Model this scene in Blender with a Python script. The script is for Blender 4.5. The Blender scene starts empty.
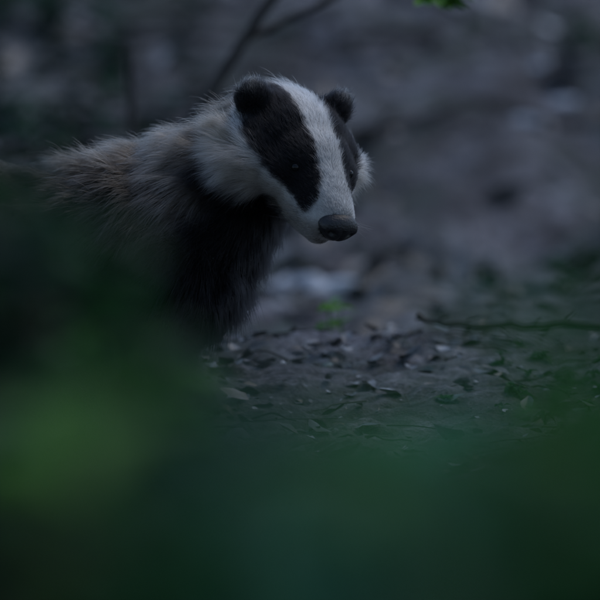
import bpy, bmesh, math, random, time
import numpy as np
from mathutils import Vector, Matrix
T0 = time.time()
rng = np.random.default_rng(7)
random.seed(7)
scene = bpy.context.scene
COL = scene.collection

# ------------------------------------------------------------------ helpers
def hash2(ix, iy, s):
    n = (ix.astype(np.int64)*374761393 + iy.astype(np.int64)*668265263 + s*974634777) & 0x7fffffff
    n = ((n ^ (n >> 13))*1274126177) & 0x7fffffff
    return ((n ^ (n >> 16)) & 0xffff)/65535.0
def vnoise(x, y, s=0):
    x = np.asarray(x, float); y = np.asarray(y, float)
    ix = np.floor(x); iy = np.floor(y); fx = x-ix; fy = y-iy
    fx = fx*fx*(3-2*fx); fy = fy*fy*(3-2*fy)
    a = hash2(ix, iy, s); b = hash2(ix+1, iy, s); c = hash2(ix, iy+1, s); d = hash2(ix+1, iy+1, s)
    return (a*(1-fx)+b*fx)*(1-fy)+(c*(1-fx)+d*fx)*fy - 0.5
def sstep(a, b, x):
    t = np.clip((x-a)/(b-a), 0, 1); return t*t*(3-2*t)

def H(x, y):
    x = np.asarray(x, float); y = np.asarray(y, float)
    yy = y + 0.10*vnoise(x*1.3, y*0.2, 5)
    ky = [-400, -20, -6, -1.0, 0, 0.35, 0.62, 0.80, 1.3, 2.0, 3.0, 6.0, 9.0, 16, 40, 400]
    kz = [0, 0, -0.02, -0.01, 0, 0.03, 0.055, 0.02, -0.25, -0.27, -0.20, 0.22, 0.75, 2.4, 4.0, 6.0]
    z = np.interp(yy, ky, kz)
    far = sstep(0.9, 3.0, np.abs(y-0.0))
    z = z + far*(0.16*vnoise(x*0.9, y*0.9, 1)+0.14*vnoise(x*2.3+4, y*2.3, 2)+0.09*vnoise(x*6, y*6, 3)+0.03*vnoise(x*15, y*15, 4))
    near = 1-sstep(0.0, 25.0, np.abs(y))
    z = z + near*(0.022*vnoise(x*6, y*6, 11)+0.018*vnoise(x*16, y*16, 12)+0.011*vnoise(x*38, y*38, 13)+0.006*vnoise(x*90, y*90, 14))
    return z

def mesh_obj(name, verts, faces, mat=None, smooth=True, cols=None, parent=None):
    me = bpy.data.meshes.new(name)
    verts = np.asarray(verts, np.float32); faces = np.asarray(faces, np.int32)
    nf, q = faces.shape
    me.vertices.add(len(verts)); me.vertices.foreach_set('co', verts.ravel())
    me.loops.add(nf*q); me.loops.foreach_set('vertex_index', faces.ravel())
    me.polygons.add(nf); me.polygons.foreach_set('loop_start', np.arange(0, nf*q, q, dtype=np.int32))
    me.update(calc_edges=True)
    if cols is not None:
        a = me.color_attributes.new('col', 'FLOAT_COLOR', 'POINT')
        c = np.ones((len(verts), 4), np.float32); c[:, :3] = cols
        a.data.foreach_set('color', c.ravel())
    if smooth: me.polygons.foreach_set('use_smooth', np.ones(nf, bool))
    ob = bpy.data.objects.new(name, me); COL.objects.link(ob)
    if mat: me.materials.append(mat)
    if parent: ob.parent = parent
    return ob

def new_mat(name):
    m = bpy.data.materials.new(name); m.use_nodes = True
    nt = m.node_tree; nt.nodes.clear()
    out = nt.nodes.new('ShaderNodeOutputMaterial')
    return m, nt, out
def N(nt, t, **kw):
    n = nt.nodes.new(t)
    for k, v in kw.items():
        if k.startswith('i_'):
            n.inputs[k[2:].replace('_', ' ')].default_value = v
        else: setattr(n, k, v)
    return n
def ramp(nt, stops):
    r = nt.nodes.new('ShaderNodeValToRGB')
    e = r.color_ramp.elements
    while len(e) < len(stops): e.new(0.5)
    for i, (p, c) in enumerate(stops):
        e[i].position = p; e[i].color = (*c, 1)
    return r

# ------------------------------------------------------------------ materials
def ground_material():
    m, nt, out = new_mat('soil')
    L = nt.links.new
    tc = N(nt, 'ShaderNodeTexCoord')
    n1 = N(nt, 'ShaderNodeTexNoise', i_Scale=2.4, i_Detail=7.0, i_Roughness=0.72)
    n2 = N(nt, 'ShaderNodeTexNoise', i_Scale=22.0, i_Detail=8.0, i_Roughness=0.7)
    n3 = N(nt, 'ShaderNodeTexNoise', i_Scale=170.0, i_Detail=4.0, i_Roughness=0.7)
    n4 = N(nt, 'ShaderNodeTexNoise', i_Scale=3.1, i_Detail=6.0, i_Roughness=0.7)
    for n in (n1, n2, n3, n4): L(tc.outputs['Object'], n.inputs['Vector'])
    r1 = ramp(nt, [(0.40, (0.020, 0.019, 0.022)), (0.49, (0.120, 0.113, 0.122)), (0.60, (0.33, 0.325, 0.355))])
    r2 = ramp(nt, [(0.35, (0.32, 0.32, 0.32)), (0.65, (1.35, 1.35, 1.35))])
    L(n1.outputs['Fac'], r1.inputs['Fac']); L(n2.outputs['Fac'], r2.inputs['Fac'])
    mx = N(nt, 'ShaderNodeMix', data_type='RGBA', blend_type='MULTIPLY'); mx.inputs[0].default_value = 1
    L(r1.outputs[0], mx.inputs[6]); L(r2.outputs[0], mx.inputs[7])
    r3 = ramp(nt, [(0.35, (0.40, 0.40, 0.40)), (0.7, (1.6, 1.6, 1.6))])
    L(n3.outputs['Fac'], r3.inputs['Fac'])
    mx2 = N(nt, 'ShaderNodeMix', data_type='RGBA', blend_type='MULTIPLY'); mx2.inputs[0].default_value = 1
    L(mx.outputs[2], mx2.inputs[6]); L(r3.outputs[0], mx2.inputs[7])
    r4 = ramp(nt, [(0.47, (0, 0, 0)), (0.58, (1, 1, 1))]); L(n4.outputs['Fac'], r4.inputs['Fac'])
    ms = N(nt, 'ShaderNodeMath', operation='MULTIPLY'); ms.inputs[1].default_value = 0.55; L(r4.outputs[0], ms.inputs[0])
    mx3 = N(nt, 'ShaderNodeMix', data_type='RGBA'); L(ms.outputs[0], mx3.inputs[0]); L(mx2.outputs[2], mx3.inputs[6]); mx3.inputs[7].default_value = (0.052, 0.082, 0.058, 1)
    bs = N(nt, 'ShaderNodeBsdfPrincipled'); bs.inputs['Roughness'].default_value = 0.7
    L(mx3.outputs[2], bs.inputs['Base Color'])
    ad = N(nt, 'ShaderNodeMath', operation='ADD'); L(n2.outputs['Fac'], ad.inputs[0]); L(n3.outputs['Fac'], ad.inputs[1])
    bp = N(nt, 'ShaderNodeBump'); bp.inputs['Strength'].default_value = 1.0; bp.inputs['Distance'].default_value = 0.01
    L(ad.outputs[0], bp.inputs['Height']); L(bp.outputs[0], bs.inputs['Normal'])
    L(bs.outputs[0], out.inputs[0])
    return m

def attr_mat(name, rough=0.6, trans=0.0, spec=0.4, noise=40.0):
    m, nt, out = new_mat(name); L = nt.links.new
    at = N(nt, 'ShaderNodeAttribute', attribute_name='col')
    tc = N(nt, 'ShaderNodeTexCoord')
    n = N(nt, 'ShaderNodeTexNoise', i_Scale=noise, i_Detail=5.0)
    L(tc.outputs['Object'], n.inputs['Vector'])
    r = ramp(nt, [(0.3, (0.55, 0.55, 0.55)), (0.7, (1.25, 1.25, 1.25))]); L(n.outputs['Fac'], r.inputs[0])
    mx = N(nt, 'ShaderNodeMix', data_type='RGBA', blend_type='MULTIPLY'); mx.inputs[0].default_value = 1
    L(at.outputs['Color'], mx.inputs[6]); L(r.outputs[0], mx.inputs[7])
    bs = N(nt, 'ShaderNodeBsdfPrincipled'); bs.inputs['Roughness'].default_value = rough
    bs.inputs['Specular IOR Level'].default_value = spec
    L(mx.outputs[2], bs.inputs['Base Color'])
    if trans > 0:
        tr = N(nt, 'ShaderNodeBsdfTranslucent'); L(mx.outputs[2], tr.inputs['Color'])
        ms = N(nt, 'ShaderNodeMixShader'); ms.inputs[0].default_value = trans
        L(bs.outputs[0], ms.inputs[1]); L(tr.outputs[0], ms.inputs[2]); L(ms.outputs[0], out.inputs[0])
    else: L(bs.outputs[0], out.inputs[0])
    return m

def plain_mat(name, col, rough, bump=None, spec=0.5):
    m, nt, out = new_mat(name); L = nt.links.new
    bs = N(nt, 'ShaderNodeBsdfPrincipled'); bs.inputs['Roughness'].default_value = rough
    bs.inputs['Specular IOR Level'].default_value = spec
    tc = N(nt, 'ShaderNodeTexCoord')
    n = N(nt, 'ShaderNodeTexNoise', i_Scale=bump or 20.0, i_Detail=5.0); L(tc.outputs['Object'], n.inputs['Vector'])
    r = ramp(nt, [(0.3, tuple(c*0.6 for c in col)), (0.7, tuple(c*1.25 for c in col))]); L(n.outputs[0], r.inputs[0])
    L(r.outputs[0], bs.inputs['Base Color'])
    if bump:
        bp = N(nt, 'ShaderNodeBump'); bp.inputs['Strength'].default_value = 0.5; bp.inputs['Distance'].default_value = 0.002
        L(n.outputs[0], bp.inputs['Height']); L(bp.outputs[0], bs.inputs['Normal'])
    L(bs.outputs[0], out.inputs[0]); return m

M_soil = ground_material()
M_litter = attr_mat('dead_leaf', 0.42)
M_leaf = attr_mat('green_leaf', 0.5, 0.45, 0.25, 30)
M_bark = plain_mat('bark', (0.04, 0.036, 0.032), 0.85, 60)
M_stone = plain_mat('pale_stone', (0.62, 0.65, 0.70), 0.7, 30)
M_nose = plain_mat('nose_skin', (0.008, 0.008, 0.009), 0.42, 420)
M_eye = plain_mat('eye', (0.004, 0.004, 0.004), 0.22, spec=0.25)
M_skin = attr_mat('badger_skin', 0.8, spec=0.1)
M_claw = plain_mat('claw', (0.12, 0.10, 0.08), 0.5, 80)

# ------------------------------------------------------------------ ground
def axis(core0, core1, dc, mid0, mid1, dm, far):
    a = list(np.arange(core0, core1, dc))
    lo = list(np.arange(mid0, core0-1e-6, dm)); hi = list(np.arange(core1, mid1, dm))
    f = []; s = dm*1.5; v = mid1
    while v < far: f.append(v); s *= 1.45; v += s
    f.append(far)
    g = []; s = dm*1.5; v = mid0-dm
    while v > -far: g.append(v); s *= 1.45; v -= s
    g.append(-far)
    return np.array(g[::-1]+lo+a+hi+f)
xs = axis(-0.7, 0.7, 0.007, -7, 7, 0.05, 400)
ys = axis(-0.6, 1.0, 0.007, -6, 13, 0.05, 400)
X, Y = np.meshgrid(xs, ys)
Z = H(X, Y)
nx, ny = len(xs), len(ys)
V = np.stack([X.ravel(), Y.ravel(), Z.ravel()], 1)
ii, jj = np.meshgrid(np.arange(nx-1), np.arange(ny-1))
b = (jj*nx+ii).ravel()
F = np.stack([b, b+1, b+nx+1, b+nx], 1)
mesh_obj('ground', V, F, M_soil)

# ------------------------------------------------------------------ leaves
def leaf_template(nu=6, pointed=1.0, serr=0.0, across=4):
    vs = []; fs = []
    for i in range(nu+1):
        t = i/nu
        w = (math.sin(math.pi*t**0.8)**0.8)*0.5*(1-0.25*t*pointed) if 0 < t < 1 else 0.02
        if 0 < i < nu: w *= 1+serr*(0.5 if i % 2 else -0.5)
        for k in range(across+1): vs.append((t, w*(2*k/across-1), 0.0))
    m = across+1
    for i in range(nu):
        for k in range(across):
            a = i*m+k; fs.append((a, a+1, a+m+1, a+m))
    return np.array(vs), np.array(fs)
LT, LF = leaf_template(5)
LT2, LF2 = leaf_template(3, across=2)
def leaves_mesh(pos, fwd, up, length, width, fold, curl, col, T=LT, FF=LF):
    n = len(pos)
    fwd = fwd/np.linalg.norm(fwd, axis=1)[:, None]
    side = np.cross(up, fwd); side /= np.linalg.norm(side, axis=1)[:, None]+1e-9
    upv = np.cross(fwd, side)
    t = T[None, :, 0]; s = T[None, :, 1]
    zz = fold[:, None]*np.abs(s) + curl[:, None]*(-(t-0.3)**2) + 0.10*np.sin(t*9+s*6+pos[:, :1]*50)*np.abs(s)
    P = pos[:, None, :] + fwd[:, None, :]*(t*length[:, None])[..., None] + side[:, None, :]*(s*width[:, None])[..., None] + upv[:, None, :]*(zz*length[:, None])[..., None]
    nv = T.shape[0]
    faces = (FF[None]+(np.arange(n)*nv)[:, None, None]).reshape(-1, 4)
    c = np.repeat(col[:, None, :], nv, 1)
    c = c*(1-0.25*(np.abs(s)[..., None] < 0.01))
    return P.reshape(-1, 3), faces, c.reshape(-1, 3)

def merge(parts):
    Vs = []; Fs = []; Cs = []; o = 0
    for v, f, c in parts:
        Vs.append(v); Fs.append(f+o); Cs.append(c); o += len(v)
    return np.concatenate(Vs), np.concatenate(Fs), np.concatenate(Cs)

def scatter_litter(n, x0, x1, y0, y1, l0, l1, flat=0.35, bright=1.0, T=LT, FF=LF, cs=1.0):
    x = rng.uniform(x0, x1, n); y = rng.uniform(y0, y1, n)
    dens = vnoise(x*2.2, y*2.2, 40)+0.5*vnoise(x*7, y*7, 41)
    k = dens > rng.uniform(-0.55, 0.35, n); x = x[k]; y = y[k]; n = len(x)
    z = H(x, y)+rng.uniform(0.000, 0.004, n)
    a = rng.uniform(0, 2*np.pi, n)
    e = rng.normal(0, flat, n)
    fwd = np.stack([np.cos(a), np.sin(a), np.sin(e)*0.8], 1)
    up = np.stack([rng.normal(0, flat, n), rng.normal(0, flat, n), np.ones(n)], 1)
    L = l0+(l1-l0)*rng.uniform(0, 1, n)**2.3; W = L*rng.uniform(0.35, 0.95, n)
    pal = np.array([[0.145, 0.145, 0.145], [0.080, 0.080, 0.080], [0.25, 0.25, 0.255], [0.04, 0.04, 0.04], [0.50, 0.53, 0.56], [0.08, 0.12, 0.095]])
    c = pal[rng.choice(6, n, p=[.23, .26, .17, .20, .06, .08])]*rng.uniform(0.7, 1.2, (n, 1))*bright
    return leaves_mesh(np.stack([x, y, z], 1), fwd, up, L, W, rng.uniform(-0.3, 0.4, n)*cs, rng.normal(0, 0.4, n)*cs, c, T, FF)
lit = merge([scatter_litter(9500, -0.9, 0.9, -1.2, 0.85, 0.005, 0.042, 0.34, 1.05),
             scatter_litter(2000, -3, 3, -5, 0.8, 0.02, 0.05, T=LT2, FF=LF2),
             scatter_litter(11000, -4.5, 4.5, 0.9, 9, 0.05, 0.16, 0.45, 1.25, T=LT2, FF=LF2)])
mesh_obj('leaf_litter', lit[0], lit[1], M_litter, True, lit[2])

# ------------------------------------------------------------------ tubes
def tube(points, radii, sides=6):
    P = np.array(points, float); n = len(P); vs = []; fs = []
    for i in range(n):
        d = P[min(i+1, n-1)]-P[max(i-1, 0)]; d /= np.linalg.norm(d)+1e-9
        a = np.cross(d, [0.3, 0.2, 0.93] if abs(d[2]) < 0.9 else [1, 0, 0]); a /= np.linalg.norm(a)
        b2 = np.cross(d, a)
        for k in range(sides):
            t = 2*math.pi*k/sides
            vs.append(P[i]+radii[i]*(a*math.cos(t)+b2*math.sin(t)))
    for i in range(n-1):
        for k in range(sides):
            k2 = (k+1) % sides
            fs.append((i*sides+k, i*sides+k2, (i+1)*sides+k2, (i+1)*sides+k))
    return np.array(vs), np.array(fs)
def wob(p0, p1, n, amp, sag=0):
    p0 = np.array(p0, float); p1 = np.array(p1, float); out = []; off = np.zeros(3)
    for i in range(n):
        t = i/(n-1)
        if 0 < i: off = off*0.7+rng.normal(0, amp, 3)
        out.append(p0*(1-t)+p1*t+off*math.sin(math.pi*min(1, t*1.2)*0.8+0.1)+np.array([0, 0, -sag*4*t*(1-t)]))
    return out
def tubes_obj(name, tl, mat, col=(0.1, 0.08, 0.07), parent=None):
    parts = [(v, f, np.tile(col, (len(v), 1))) for v, f in tl]
    v, f, c = merge(parts)
    return mesh_obj(name, v, f, mat, True, c, parent)

tl = []
for i in range(240):
    x = random.uniform(-0.7, 0.7); y = random.uniform(-0.9, 0.75); a = random.uniform(0, 6.28); L = random.uniform(0.02, 0.13)
    x2 = x+L*math.cos(a); y2 = y+L*math.sin(a)
    pts = wob((x, y, float(H(x, y))+0.003), (x2, y2, float(H(x2, y2))+0.006), 6, 0.003)
    r = random.uniform(0.0006, 0.0020)
    tl.append(tube(pts, np.linspace(r, r*0.5, 6), 5))
for i in range(170):
    x = random.uniform(-4, 4); y = random.uniform(1.2, 9); a = random.gauss(0, 0.6); L = random.uniform(0.15, 0.9)
    x2 = x+L*math.cos(a); y2 = y+L*math.sin(a)
    pts = wob((x, y, float(H(x, y))+0.01), (x2, y2, float(H(x2, y2))+0.02), 7, 0.02)
    r = random.uniform(0.004, 0.018)
    tl.append(tube(pts, np.linspace(r, r*0.4, 7), 6))
tubes_obj('twigs', tl, M_bark)

def branch_obj(name, main, r0, r1, subs, parent=None):
    rr = np.linspace(r0, r1, len(main))*(1+rng.uniform(-0.15, 0.25, len(main)))
    tl = [tube(main, rr, 8)]
    for (i, d, L) in subs:
        p = np.array(main[i]); q = p+np.array(d)*L
        tl.append(tube(wob(p, q, 5, L*0.05), np.linspace(r0*0.7, r0*0.25, 5), 6))
    return tubes_obj(name, tl, M_bark, parent=parent)
px_ = [0.158, 0.168, 0.183, 0.196, 0.215, 0.235, 0.262, 0.285, 0.30, 0.33, 0.355, 0.38, 0.42, 0.5, 0.6]
kz_ = [0.012, 0.004, 0.003, -0.001, 0.001, -0.002, -0.001, 0.002, -0.002, -0.001, 0.003, 0.001, 0, 0, 0]
pts = [(x, 0.58+0.04*(x-0.16)+0.004*math.sin(k*2.1), 0.070-0.02*(x-0.16)+kz_[k]) for k, x in enumerate(px_)]
branch_obj('fallen_branch', pts, 0.0028, 0.0052, [(2, (0.8, 0.1, 0.45), 0.022), (4, (0.9, 0.1, 0.3), 0.03), (6, (0.5, -0.5, -0.3), 0.04), (1, (-0.8, 0, 0.1), 0.015), (8, (0.8, -0.2, 0.35), 0.03), (10, (0.5, 0.2, 0.5), 0.03)])

# ------------------------------------------------------------------ stones
def stone(x, y, sx, sy, sz, lift=0.4, rough=0.35):
    bm = bmesh.new(); bmesh.ops.create_icosphere(bm, subdivisions=4, radius=1)
    from mathutils import noise
    s = random.random()*50
    for v in bm.verts:
        k = 1+rough*noise.noise(v.co*1.3+Vector((s, 0, 0)))+0.5*rough*noise.noise(v.co*3+Vector((s, 0, 0)))
        v.co = Vector((v.co.x*k*sx, v.co.y*k*sy, v.co.z*k*sz))
    me = bpy.data.meshes.new('stone'); bm.to_mesh(me); bm.free()
    me.polygons.foreach_set('use_smooth', [True]*len(me.polygons)); me.materials.append(M_stone)
    o = bpy.data.objects.new('stone', me); COL.objects.link(o); o.location = (x, y, float(H(x, y))+sz*lift)
    o.rotation_euler = (0, 0, 0.3); return o
stone(0.026, 3.20, 0.062, 0.05, 0.024, 0.1, 0.8)
stone(-0.035, 3.24, 0.03, 0.03, 0.016, 0.1, 0.8)
stone(0.57, 5.3, 0.05, 0.05, 0.014, 0.1)
stone(0.66, 5.45, 0.05, 0.05, 0.014, 0.1)
stone(0.61, 5.7, 0.03, 0.03, 0.012, 0.1)

# ------------------------------------------------------------------ green plants
GT, GF = leaf_template(8, 1.6, 0.25)
def plant_parts(x, y, h, nodes, leafL, col, lean=0.1, start=0.25):
    z0 = float(H(x, y)); a0 = random.uniform(0, 6.28)
    top = (x+random.gauss(0, lean)*h, y+random.gauss(0, lean)*h, z0+h)
    st = wob((x, y, z0-0.01), top, nodes+1, 0.004)
    stem = tube(st, np.linspace(0.0028, 0.001, nodes+1), 5)
    pos = []; fw = []; L = []
    for i in range(1, nodes+1):
        t = i/nodes
        if t < start: continue
        for s in range(2 if i < nodes else 4):
            a = a0+i*1.57+s*math.pi+(s > 1)*1.57+random.gauss(0, 0.3)
            pos.append(st[i]); el = random.gauss(0.05, 0.3)
            fw.append((math.cos(a), math.sin(a), el)); L.append(leafL*(1.1-0.45*t)*random.uniform(0.75, 1.2))
    pos = np.array(pos); fw = np.array(fw); L = np.array(L); n = len(pos)
    up = np.tile([0, 0, 1.0], (n, 1))+rng.normal(0, 0.25, (n, 3))
    c = np.array(col)*rng.uniform(0.65, 1.3, (n, 1))
    lv = leaves_mesh(pos, fw, up, L, L*rng.uniform(0.55, 0.7, n), rng.uniform(0.1, 0.5, n), rng.uniform(0.1, 0.9, n), c, GT, GF)
    return [(stem[0], stem[1], np.tile(np.array(col)*0.8, (len(stem[0]), 1))), lv]

def patch(name, specs):
    parts = []
    for s in specs: parts += plant_parts(*s)
    v, f, c = merge(parts)
    return mesh_obj(name, v, f, M_leaf, True, c)

G_dark = (0.018, 0.055, 0.026); G_mid = (0.036, 0.155, 0.038); G_teal = (0.075, 0.27, 0.155); G_yel = (0.10, 0.28, 0.035)
sp = []
for i in range(240):
    y = random.uniform(-3.8, -2.7); d = y+5
    x = random.uniform(-0.6, 0.6)
    u = x/d/0.00024
    ang = np.interp(u, [-300, -180, -60, 60, 160, 300], [0.134, 0.137, 0.136, 0.129, 0.133, 0.125])
    top = 0.6-ang*d
    if -110 < u < 150: col = G_teal
    else: col = G_mid
    if u < -190: col = random.choice([G_dark, G_mid, G_mid])
    if random.random() < 0.08: col = G_yel
    h = top-float(H(x, y))+random.gauss(0, 0.014)-0.008
    sp.append((x, y, h, 10, 0.09, col, 0.05, 0.3))
patch('nettle_patch', sp)
sp = []
for i in range(150):
    y = random.uniform(-2.9, -1.2); d = y+5
    u = random.uniform(-560, -105); x = u*0.00024*d
    ang = np.interp(u, [-560, -300, -250, -190, -140, -105], [0.035, 0.062, 0.088, 0.111, 0.116, 0.130])
    top = 0.6-ang*d
    h = top-float(H(x, y))+random.gauss(0, 0.02)-0.02
    col = G_dark if random.random() < 0.65 else G_mid
    sp.append((x, y, h, 11, 0.065, col, 0.05, 0.3))
for (u, ang, yy, n_) in [(-165, 0.101, -2.4, 5), (-200, 0.108, -2.5, 5), (-150, 0.112, -2.6, 4), (-272, 0.114, -2.6, 8), (-225, 0.116, -2.6, 5), (-115, 0.122, -2.7, 4)]:
    for i in range(n_):
        y = yy+random.uniform(-0.15, 0.15); d = y+5; x = (u+random.uniform(-36, 32))*0.00024*d
        h = 0.6-(ang+random.uniform(0, 0.010))*d-float(H(x, y))
        sp.append((x, y, h, 9, 0.07, (0.10, 0.30, 0.045), 0.03, 0.5))
patch('bramble_bush', sp)
sp = []
for i in range(60):
    y = random.uniform(-2.6, -1.2); d = y+5
    u = random.uniform(90, 480); x = u*0.00024*d
    top = 0.6-np.interp(u, [90, 200, 270, 300, 480], [0.145, 0.138, 0.124, 0.112, 0.10])*d
    h = top-float(H(x, y))+random.gauss(0, 0.015)-0.015
    sp.append((x, y, max(0.06, h), 7, 0.05, random.choice([G_dark, G_mid, G_mid]), 0.05, 0.3))
patch('woodland_herbs', sp)
sp = []
for (x, y) in [(0.040, 0.95), (0.058, 0.99), (0.047, 1.04)]:
    hh = 0.600-0.0905*(y+5)-float(H(x, y))
    sp.append((x, y, hh, 6, 0.036, (0.13, 0.33, 0.045), 0.02, 0.5))
patch('green_seedling', sp)
sp = []
for i in range(190):
    x = random.uniform(-2.0, -0.22); y = random.uniform(2.4, 7.5)
    sp.append((x, y, random.uniform(0.05, 0.20), 5, 0.085, random.choice([(0.012, 0.032, 0.022), (0.012, 0.032, 0.022), (0.012, 0.032, 0.022), (0.03, 0.11, 0.055)]), 0.1, 0.2))  # herbs with near-black leaf colours standing in for shade over the left bank
for i in range(22):
    x = random.uniform(0.3, 2.0); y = random.uniform(3.2, 7.0)
    sp.append((x, y, random.uniform(0.05, 0.12), 4, 0.07, random.choice([(0.015, 0.04, 0.028), (0.03, 0.08, 0.045)]), 0.1, 0.2))
patch('bank_herbs', sp)
sp = []
for i in range(26):
    x = random.gauss(0.33, 0.07); y = random.gauss(0.25, 0.2)
    sp.append((x, y, random.uniform(0.004, 0.012), 3, 0.022, random.choice([(0.03, 0.09, 0.04), (0.045, 0.13, 0.045)]), 0.1, 0.1))
patch('ground_ivy', sp)

# ------------------------------------------------------------------ saplings
def sapling(name, paths):
    tl = [tube(wob(a, b2, 9, am), np.linspace(r0, r1, 9), 8) for a, b2, r0, r1, am in paths]
    return tubes_obj(name, tl, M_bark)
yb = 1.7
z0 = float(H(-0.60, yb))
sapling('sapling', [((-0.60, yb, z0-0.03), (-0.088, yb, 0.422), 0.013, 0.009, 0.004),
                    ((-0.088, yb, 0.422), (0.10, yb+0.1, 0.515), 0.007, 0.005, 0.003),
                    ((-0.088, yb, 0.422), (0.10, yb-0.1, 0.70), 0.009, 0.007, 0.003),
                    ((0.10, yb-0.1, 0.70), (0.40, yb-0.1, 1.5), 0.007, 0.004, 0.01),
                    ((0.10, yb+0.1, 0.515), (0.8, yb, 1.0), 0.005, 0.003, 0.01),
                    ((-0.27, yb+0.3, -0.2), (-0.29, yb+0.3, 0.40), 0.012, 0.006, 0.004)])
tipz = 0.476
hz = tubes_obj('hazel_shrub', [tube(wob((1.1, 1.6, float(H(1.1, 1.6))-0.03), (0.9, 1.2, 1.3), 8, 0.02), np.linspace(0.02, 0.012, 8), 8),
                               tube(wob((0.9, 1.2, 1.3), (0.19, 0.9, tipz+0.03), 10, 0.002), np.linspace(0.010, 0.0012, 10), 6),
                               tube(wob((0.9, 1.2, 1.3), (0.7, 1.6, 2.2), 6, 0.02), np.linspace(0.012, 0.004, 6), 6)], M_bark)
n = 70
t = rng.uniform(0.5, 1.0, n)**0.8; t[:7] = 1.0
base = np.array([0.9, 1.2, 1.3])*(1-t[:, None])+np.array([0.19, 0.9, tipz+0.03])*t[:, None]
up = np.tile([0, 0, 1.0], (n, 1))+rng.normal(0, 0.3, (n, 3))
a = rng.uniform(0, 6.28, n)
fw = np.stack([np.cos(a), np.sin(a), rng.normal(-0.2, 0.25, n)], 1)
L = rng.uniform(0.04, 0.065, n)
v, f, c = leaves_mesh(base, fw, up, L, L*0.75, np.full(n, 0.2), rng.uniform(0.1, 0.5, n), np.array([[0.11, 0.30, 0.04]])*rng.uniform(0.7, 1.2, (n, 1)), GT, GF)
mesh_obj('leaves', v, f, M_leaf, True, c, hz)

# ------------------------------------------------------------------ BADGER
badger = bpy.data.objects.new('badger', None); COL.objects.link(badger)
yaw = math.radians(28); pit = math.radians(32.5); HS = 1.18
f3 = np.array([math.sin(yaw)*math.cos(pit), -math.cos(yaw)*math.cos(pit), -math.sin(pit)])
u3 = np.array([math.sin(yaw)*math.sin(pit), -math.cos(yaw)*math.sin(pit), math.cos(pit)])
l3 = np.cross(u3, f3)
roll = math.radians(-9)
l3, u3 = l3*math.cos(roll)+u3*math.sin(roll), u3*math.cos(roll)-l3*math.sin(roll)
HO = np.array([-0.003, 0.0, 0.343])
def hw(p):
    p = np.asarray(p, float)*HS
    return HO+p[..., 0:1]*f3+p[..., 1:2]*l3+p[..., 2:3]*u3
def hl(p):
    q = (p-HO)/HS
    return np.stack([q@f3, q@l3, q@u3], 1)

_b = bmesh.new(); bmesh.ops.create_icosphere(_b, subdivisions=3, radius=1); _b.verts.ensure_lookup_table()
SV = np.array([v.co[:] for v in _b.verts]); SF = np.array([[v.index for v in f.verts] for f in _b.faces]); _b.free()
BV = []; BF = []
def ball(c, r, R=None):
    r = np.array([r, r, r]) if np.isscalar(r) else np.array(r)
    v = SV*r
    if R is not None: v = v@R.T
    BF.append(SF+sum(len(q) for q in BV)); BV.append(v+np.asarray(c, float).ravel())
def stroke(p0, r0, p1, r1, n=8):
    p0 = np.array(p0, float); p1 = np.array(p1, float)
    for i in range(n):
        t = i/(n-1); ball(p0*(1-t)+p1*t, r0*(1-t)+r1*t)
HR = np.stack([f3, l3, u3], 1)
def hball(c, r): ball(hw(np.array(c)), tuple(x*HS for x in r), HR)
def hstroke(p0, r0, p1, r1, n=8): stroke(hw(np.array(p0)), r0*HS, hw(np.array(p1)), r1*HS, n)
hball((-0.012, 0, 0.000), (0.062, 0.057, 0.044))
hball((0.025, 0, 0.002), (0.05, 0.045, 0.034))
for s in (1, -1):
    hball((-0.010, s*0.041, -0.018), (0.052, 0.038, 0.038))
    hball((0.028, s*0.027, -0.012), (0.04, 0.030, 0.028))
    hball((-0.032, s*0.048, 0.022), (0.013, 0.020, 0.020))
    hball((-0.036, s*0.052, 0.028), (0.008, 0.018, 0.017))
hstroke((0.043, 0, -0.008), 0.037, (0.104, 0, -0.018), 0.0235, 10)
for s in (1, -1): hstroke((0.055, s*0.015, -0.018), 0.025, (0.102, s*0.010, -0.024), 0.0175, 8)
hstroke((0.02, 0, -0.04), 0.028, (0.094, 0, -0.040), 0.0155, 10)
nk = hw(np.array([-0.045, 0, -0.045]))
stroke(nk, 0.054, (-0.145, 0.09, 0.245), 0.092, 10)
stroke(hw(np.array([-0.035, 0, -0.055])), 0.048, (-0.145, 0.06, 0.185), 0.085, 10)
ball((-0.185, 0.10, 0.222), (0.105, 0.095, 0.105))
ball((-0.175, 0.08, 0.160), (0.080, 0.080, 0.090))
stroke((-0.19, 0.10, 0.212), 0.103, (-0.37, 0.16, 0.176), 0.118, 8)
stroke((-0.37, 0.16, 0.176), 0.118, (-0.53, 0.22, 0.165), 0.102, 8)
stroke((-0.59, 0.24, 0.19), 0.03, (-0.71, 0.28, 0.13), 0.012, 7)
gz = lambda x, y: float(H(x, y))
def foreleg(x, y):
    g = gz(x, y)
    stroke((x-0.02, y+0.02, 0.17), 0.052, (x-0.012, y, g+0.085), 0.034, 7)
    stroke((x-0.012, y, g+0.085), 0.034, (x, y-0.005, g+0.028), 0.025, 7)
    stroke((x, y-0.005, g+0.022), 0.024, (x+0.030, y-0.028, g+0.015), 0.019, 5)
    for k in (-1.5, -.5, .5, 1.5):
        stroke((x+0.030, y-0.028+k*0.009, g+0.014), 0.008, (x+0.050, y-0.040+k*0.012, g+0.010), 0.006, 4)
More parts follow.
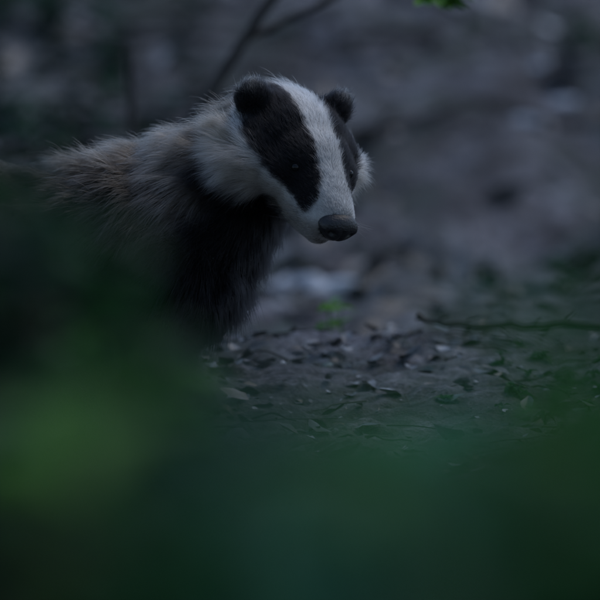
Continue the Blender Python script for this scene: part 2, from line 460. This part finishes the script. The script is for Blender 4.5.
def hindleg(x, y):
    g = gz(x, y)
    stroke((x-0.02, y, 0.16), 0.072, (x+0.045, y-0.01, g+0.095), 0.045, 7)
    stroke((x+0.045, y-0.01, g+0.095), 0.04, (x-0.035, y-0.01, g+0.05), 0.024, 7)
    stroke((x-0.035, y-0.01, g+0.045), 0.023, (x+0.035, y-0.015, g+0.014), 0.018, 7)
    for k in (-1.5, -.5, .5, 1.5):
        stroke((x+0.035, y-0.015+k*0.009, g+0.013), 0.008, (x+0.055, y-0.018+k*0.011, g+0.009), 0.006, 4)
FL = [(-0.165, 0.015), (-0.150, 0.125)]; HL = [(-0.51, 0.14), (-0.47, 0.27)]
for p in FL: foreleg(*p)
for p in HL: hindleg(*p)
tmp = mesh_obj('tmp', np.concatenate(BV), np.concatenate(BF))
r = tmp.modifiers.new('r', 'REMESH'); r.mode = 'VOXEL'; r.voxel_size = 0.0038; r.use_smooth_shade = True
s = tmp.modifiers.new('s', 'SMOOTH'); s.factor = 0.5; s.iterations = 9
dg = bpy.context.evaluated_depsgraph_get()
bme = bpy.data.meshes.new_from_object(tmp.evaluated_get(dg)); bme.name = 'body'
bpy.data.objects.remove(tmp)
body = bpy.data.objects.new('body', bme); COL.objects.link(body); body.parent = badger
bme.materials.clear(); bme.materials.append(M_skin)
bme.polygons.foreach_set('use_smooth', [True]*len(bme.polygons))

EYE = np.array([0.057, 0.0325, 0.006])
NOSEX = 0.118
def groom(P, Nn, jit):
    n = len(P); q = hl(P); x, y, z = q[:, 0], q[:, 1], q[:, 2]
    ay = np.abs(y)
    head = sstep(-0.075, -0.040, x)*(1-sstep(0.086, 0.102, ay))*(1-sstep(0.07, 0.085, np.abs(z)))
    j = jit*0.0024
    w = np.interp(x, [-0.08, -0.04, 0.0, 0.05, 0.080, 0.098, 0.114], [0.012, 0.0150, 0.0160, 0.0140, 0.0150, 0.020, 0.035])
    zb = np.interp(x, [-0.08, -0.04, 0.0, 0.04, 0.07, 0.095, 0.112], [0.010, 0.014, 0.006, -0.006, -0.015, -0.021, -0.014])
    zt = np.interp(x, [-0.10, -0.05, 0.0, 0.04, 0.08, 0.12], [-0.052, -0.050, -0.047, -0.050, -0.055, -0.06])
    black = sstep(-0.001, 0.001, ay-w+j)*sstep(-0.0015, 0.0015, z-zb+j*1.2)*(1-sstep(0.096, 0.104, x+j*2))
    throat = (1-sstep(-0.009, 0.009, z-zt+j*4))*(1-sstep(0.05, 0.08, x))*sstep(-0.055, -0.025, x)
    ear = ((x+0.036)**2/0.024**2 + (ay-0.053)**2/0.026**2 + (z-0.033)**2/0.025**2) < 1.0
    ear &= z > 0.012
    eartip = ear & ((ay-0.046)*0.5+(z-0.030)*0.87 + j*1.6 > 0.0140)
    white = np.array([0.62, 0.60, 0.57]); blk = np.array([0.0065, 0.0065, 0.0075])
    fw_ = sstep(-0.01, 0.08, x)[:, None]
    cheek = np.array([0.21, 0.18, 0.145])*(1-fw_)+np.array([0.38, 0.355, 0.32])*fw_
    cheek = cheek*(0.55+0.45*sstep(-0.055, -0.015, x))[:, None]
    tw = sstep(0.0, -0.012, z-zb)[:, None]
    fc = white*(1-tw)+cheek*tw
    fc = fc*(0.55+0.45*sstep(-0.06, -0.01, x))[:, None]
    kk = np.clip(black+throat, 0, 1)
    kk = np.where(ear, 1.0, kk)
    fc = fc*(1-kk[:, None])+blk*kk[:, None]
    fc = np.where(eartip[:, None], np.array([0.26, 0.235, 0.20]), fc)
    X0, Y0, Z0 = P[:, 0], P[:, 1], P[:, 2]
    line = np.interp(X0, [-0.7, -0.45, -0.30, -0.20, -0.15, -0.12, -0.09, -0.04, 0.0], [0.16, 0.18, 0.20, 0.215, 0.235, 0.265, 0.29, 0.32, 0.33])
    dk = 1-sstep(-0.03, 0.040, Z0-line+jit*0.008)
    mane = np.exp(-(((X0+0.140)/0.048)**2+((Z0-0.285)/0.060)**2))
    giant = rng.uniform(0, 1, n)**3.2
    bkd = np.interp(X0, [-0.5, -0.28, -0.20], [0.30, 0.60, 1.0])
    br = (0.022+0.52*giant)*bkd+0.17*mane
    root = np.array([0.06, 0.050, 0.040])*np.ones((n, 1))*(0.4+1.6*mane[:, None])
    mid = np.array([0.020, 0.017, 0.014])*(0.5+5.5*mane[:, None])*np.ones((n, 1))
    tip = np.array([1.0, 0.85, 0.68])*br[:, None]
    d = dk[:, None]
    root = root*(1-d)+blk*d; mid = mid*(1-d)+blk*d; tip = tip*(1-d)+blk*1.3*d
    h = head[:, None]
    root = root*(1-h)+fc*0.75*h; mid = mid*(1-h)+fc*0.9*h; tip = tip*(1-h)+fc*1.15*h
    lh = np.interp(x, [-0.06, -0.02, 0.03, 0.08, 0.12], [0.020, 0.013, 0.010, 0.0055, 0.003])
    side = sstep(0.02, 0.05, ay)*sstep(0.01, -0.02, z)*sstep(0.06, 0.01, x)
    lh = lh+0.028*side
    lh = np.where(ear, 0.013, lh)
    lb = 0.045-0.012*np.clip(dk, 0, 1)
    lb = np.where(Z0 < 0.11, 0.018, lb); lb = np.where(Z0 < 0.045, 0.007, lb)
    ln = (lh*head+lb*(1-head))
    fh = -f3*1.0+l3*(np.sign(y)*(0.15+0.6*side))[:, None]-u3*(0.35*side)[:, None]
    bk = np.array([-0.80, 0.28, -0.35])
    nkdir = np.array([-0.75, 0.15, -0.60])
    nw = np.exp(-((X0+0.08)/0.07)**2)[:, None]
    fb = bk*(1-nw)+nkdir*nw
    fb = fb + np.stack([np.zeros(n), np.zeros(n), -0.5*dk], 1)
    leg = (Z0 < 0.1)[:, None]
    fb = np.where(leg, np.array([-0.25, 0.05, -1.0]), fb)
    flow = fh*h+fb*(1-h)
    flow = np.where(ear[:, None], u3*0.8+l3*np.sign(y)[:, None]*0.35-f3*0.5, flow)
    lift = 0.18*head+0.32*(1-head)+0.28*side
    rad = 0.00014*head+0.00026*(1-head)
    dens = 3.4*head+1.0
    dens = np.where(P[:, 0] < -0.42, 0.35, dens)
    dn = ((x-NOSEX)/0.0150)**2+(y/0.0205)**2+((z+0.0185)/0.0155)**2
    bare = dn < 1.0
    for s in (1, -1):
        e = EYE*np.array([1, s, 1]); bare |= ((x-e[0])**2+(y-e[1])**2+(z-e[2])**2 < 0.0046**2)
    dens = np.where(bare, 0, dens)
    return root, mid, tip, ln, flow, lift, dens, rad, ear, x

nv = len(bme.vertices)
co = np.empty(nv*3); bme.vertices.foreach_get('co', co); co = co.reshape(-1, 3)
bme.calc_loop_triangles()
tri = np.empty(len(bme.loop_triangles)*3, int); bme.loop_triangles.foreach_get('vertices', tri); tri = tri.reshape(-1, 3)
A, B, C = co[tri[:, 0]], co[tri[:, 1]], co[tri[:, 2]]
cr = np.cross(B-A, C-A); area = np.linalg.norm(cr, axis=1)/2; tn = cr/(2*area[:, None]+1e-12)
vn = np.zeros_like(co)
for k in range(3): np.add.at(vn, tri[:, k], cr)
vn /= np.linalg.norm(vn, axis=1)[:, None]+1e-12
g = groom(co, vn, np.zeros(nv))
sk = g[1]*0.55; sk = np.where((g[6] == 0)[:, None], 0.009, sk)
ca = bme.color_attributes.new('col', 'FLOAT_COLOR', 'POINT'); cc = np.ones((nv, 4), np.float32); cc[:, :3] = sk
ca.data.foreach_set('color', cc.ravel())
cen = (A+B+C)/3
dens = groom(cen, tn, np.zeros(len(cen)))[6]
wgt = area*dens; wgt /= wgt.sum()
NH = 155000
idx = rng.choice(len(tri), NH, p=wgt)
r1 = np.sqrt(rng.uniform(0, 1, NH)); r2 = rng.uniform(0, 1, NH)
b0, b1, b2 = (1-r1)[:, None], (r1*(1-r2))[:, None], (r1*r2)[:, None]
P = b0*A[idx]+b1*B[idx]+b2*C[idx]
Nn = b0*vn[tri[idx, 0]]+b1*vn[tri[idx, 1]]+b2*vn[tri[idx, 2]]
Nn /= np.linalg.norm(Nn, axis=1)[:, None]
jit = rng.normal(0, 0.7, NH)+2.0*vnoise(P[:, 0]*180, P[:, 2]*180, 60)
root, mid, tip, ln, flow, lift, dd, rad, earm, _x = groom(P, Nn, jit)
flow = flow/np.linalg.norm(flow, axis=1)[:, None]
tan = flow-Nn*(flow*Nn).sum(1)[:, None]
tl_ = np.linalg.norm(tan, axis=1)[:, None]; tan = tan/(tl_+0.15)
sc = 75
lock = np.stack([vnoise(P[:, 0]*sc+P[:, 1]*31, P[:, 2]*sc, 70), vnoise(P[:, 0]*sc, P[:, 2]*sc+P[:, 1]*37, 71), vnoise(P[:, 1]*sc, P[:, 2]*sc+P[:, 0]*29, 72)], 1)
big = np.stack([vnoise(P[:, 0]*22, P[:, 2]*22, 73), vnoise(P[:, 0]*22, P[:, 2]*22, 74), vnoise(P[:, 0]*22, P[:, 2]*22, 75)], 1)
longf = np.clip(ln/0.03, 0.25, 1)[:, None]
d0 = tan+Nn*lift[:, None]*1.3+(lock*1.0+big*0.7)*longf+rng.normal(0, 0.15, (NH, 3))+rng.normal(0, 0.25, (NH, 3))*earm[:, None]
d0 /= np.linalg.norm(d0, axis=1)[:, None]
K = 5
ln = ln*rng.uniform(0.6, 1.15, NH)
stray = rng.uniform(0, 1, NH) < 0.05; ln = np.where(stray, ln*1.3, ln)
pts = np.empty((NH, K, 3)); pts[:, 0] = P-Nn*0.0005
cur = P.copy(); dcur = d0
for k in range(1, K):
    cur = cur+dcur*(ln/(K-1))[:, None]; pts[:, k] = cur
    dcur = dcur+np.array([0, 0, -0.12])*(ln/0.03)[:, None]-Nn*0.07
    dcur = dcur/np.linalg.norm(dcur, axis=1)[:, None]
def curves_obj(name, pts, rads, cols, mat, parent):
    n, K = pts.shape[:2]
    cu = bpy.data.hair_curves.new(name); cu.add_curves([K]*n)
    cu.attributes['position'].data.foreach_set('vector', pts.astype(np.float32).ravel())
    ra = cu.attributes.get('radius') or cu.attributes.new('radius', 'FLOAT', 'POINT')
    ra.data.foreach_set('value', rads.astype(np.float32).ravel())
    c4 = np.ones((n, K, 4), np.float32); c4[..., :3] = cols
    at = cu.attributes.new('col', 'FLOAT_COLOR', 'POINT'); at.data.foreach_set('color', c4.ravel())
    cu.materials.append(mat)
    o = bpy.data.objects.new(name, cu); COL.objects.link(o); o.parent = parent; return o
tt = np.linspace(0, 1, K)
cols = np.empty((NH, K, 3))
for k, t in enumerate(tt):
    if t < 0.5: a = t/0.5; cols[:, k] = root*(1-a)+mid*a
    else: a = (t-0.5)/0.5; cols[:, k] = mid*(1-a)+tip*a
cols *= rng.uniform(0.7, 1.25, (NH, 1, 1))
rads = rad[:, None]*(1-0.85*tt**1.5)[None]
m, nt, out = new_mat('fur_fibre')
at = N(nt, 'ShaderNodeAttribute', attribute_name='col')
hb = N(nt, 'ShaderNodeBsdfHairPrincipled'); hb.parametrization = 'COLOR'
hb.inputs['Roughness'].default_value = 0.5; hb.inputs['Radial Roughness'].default_value = 0.6; hb.inputs['IOR'].default_value = 1.25
nt.links.new(at.outputs['Color'], hb.inputs['Color']); nt.links.new(hb.outputs[0], out.inputs[0])
M_fur = m
curves_obj('fur', pts, rads, np.clip(cols, 0.002, 0.9), M_fur, badger)

def head_mesh(name, fn, mat, sub=4):
    bm = bmesh.new(); bmesh.ops.create_icosphere(bm, subdivisions=sub, radius=1)
    for v in bm.verts:
        v.co = Vector(hw(np.array(fn(v.co))).ravel())
    me = bpy.data.meshes.new(name); bm.to_mesh(me); bm.free()
    me.polygons.foreach_set('use_smooth', [True]*len(me.polygons)); me.materials.append(mat)
    o = bpy.data.objects.new(name, me); COL.objects.link(o); o.parent = badger; return o
def nose_fn(c):
    x, y, z = c
    px = 0.0155*math.copysign(abs(x)**0.8, x); py = 0.0215*y*(1-0.28*max(0, -z)); pz = 0.0158*z
    for s in (1, -1):
        d2 = ((y-s*0.52)/0.20)**2+((z+0.12)/0.22)**2
        if x > 0: px -= 0.0065*math.exp(-d2)
    if x > 0:
        px -= 0.0024*math.exp(-(y/0.09)**2)*(1 if z < 0.3 else 0)
        px -= 0.003*max(0, -z)
    return (NOSEX+0.001+px, py, -0.0185+pz)
head_mesh('nose', nose_fn, M_nose, 5)
for s in (1, -1):
    head_mesh('eye', lambda c, s=s: (EYE[0]+c[0]*0.0046, s*EYE[1]+c[1]*0.0046, EYE[2]+c[2]*0.0046), M_eye, 3)
cl = []
for (x, y) in FL+HL:
    for k in (-1.5, -.5, .5, 1.5):
        g0 = gz(x, y)
        cl.append(tube([(x+0.050, y-0.040+k*0.012, g0+0.011), (x+0.060, y-0.045+k*0.0125, g0+0.011), (x+0.070, y-0.05+k*0.013, g0+0.003)], [0.0035, 0.0026, 0.0006], 6))
tubes_obj('claws', cl, M_claw, parent=badger)
wp = []; wt = np.linspace(0, 1, 6)
for s in (1, -1):
    for i in range(9):
        p = np.array([random.uniform(0.088, 0.108), s*0.022, random.uniform(-0.03, -0.014)])
        d = np.array([random.uniform(-0.4, 0.5), s*1.0, random.uniform(-0.5, 0.3)]); d /= np.linalg.norm(d)
        Lw = random.uniform(0.025, 0.045)
        wp.append([hw(p+d*Lw*t+np.array([-0.25*Lw*t*t, 0, -0.15*Lw*t*t])).ravel() for t in wt])
wp = np.array(wp)
curves_obj('whiskers', wp, np.tile(0.00016*(1-0.8*wt), (len(wp), 1)), np.full((len(wp), 6, 3), 0.05), M_fur, badger)

# ------------------------------------------------------------------ light
w = bpy.data.worlds.new('World'); scene.world = w; w.use_nodes = True
nt = w.node_tree; bg = nt.nodes['Background']
sky = nt.nodes.new('ShaderNodeTexSky'); sky.sky_type = 'NISHITA'; sky.sun_disc = False
SE, SR = math.radians(58), math.radians(50)
sky.sun_elevation = SE; sky.sun_rotation = SR; sky.ozone_density = 2.0
nt.links.new(sky.outputs[0], bg.inputs[0]); bg.inputs[1].default_value = 0.14
sd = bpy.data.lights.new('sun', 'SUN'); sd.energy = 0.45; sd.angle = math.radians(25); sd.color = (1, 0.96, 0.90)
so = bpy.data.objects.new('sun', sd); COL.objects.link(so)
dirv = Vector((math.sin(SR)*math.cos(SE), math.cos(SR)*math.cos(SE), math.sin(SE)))
so.rotation_euler = dirv.to_track_quat('Z', 'Y').to_euler(); so.location = dirv*20

# ------------------------------------------------------------------ camera
cd = bpy.data.cameras.new('camera'); cam = bpy.data.objects.new('camera', cd); COL.objects.link(cam)
cam.location = (0, -5, 0.6); cam.rotation_euler = (math.radians(90)-0.089, 0, 0)
cd.lens = 250; cd.sensor_width = 36; cd.clip_end = 2000; cd.clip_start = 0.05
cd.dof.use_dof = True; cd.dof.focus_distance = 4.95; cd.dof.aperture_fstop = 4.2
scene.camera = cam
scene.view_settings.view_transform = 'Standard'; scene.view_settings.look = 'None'; scene.view_settings.exposure = 0
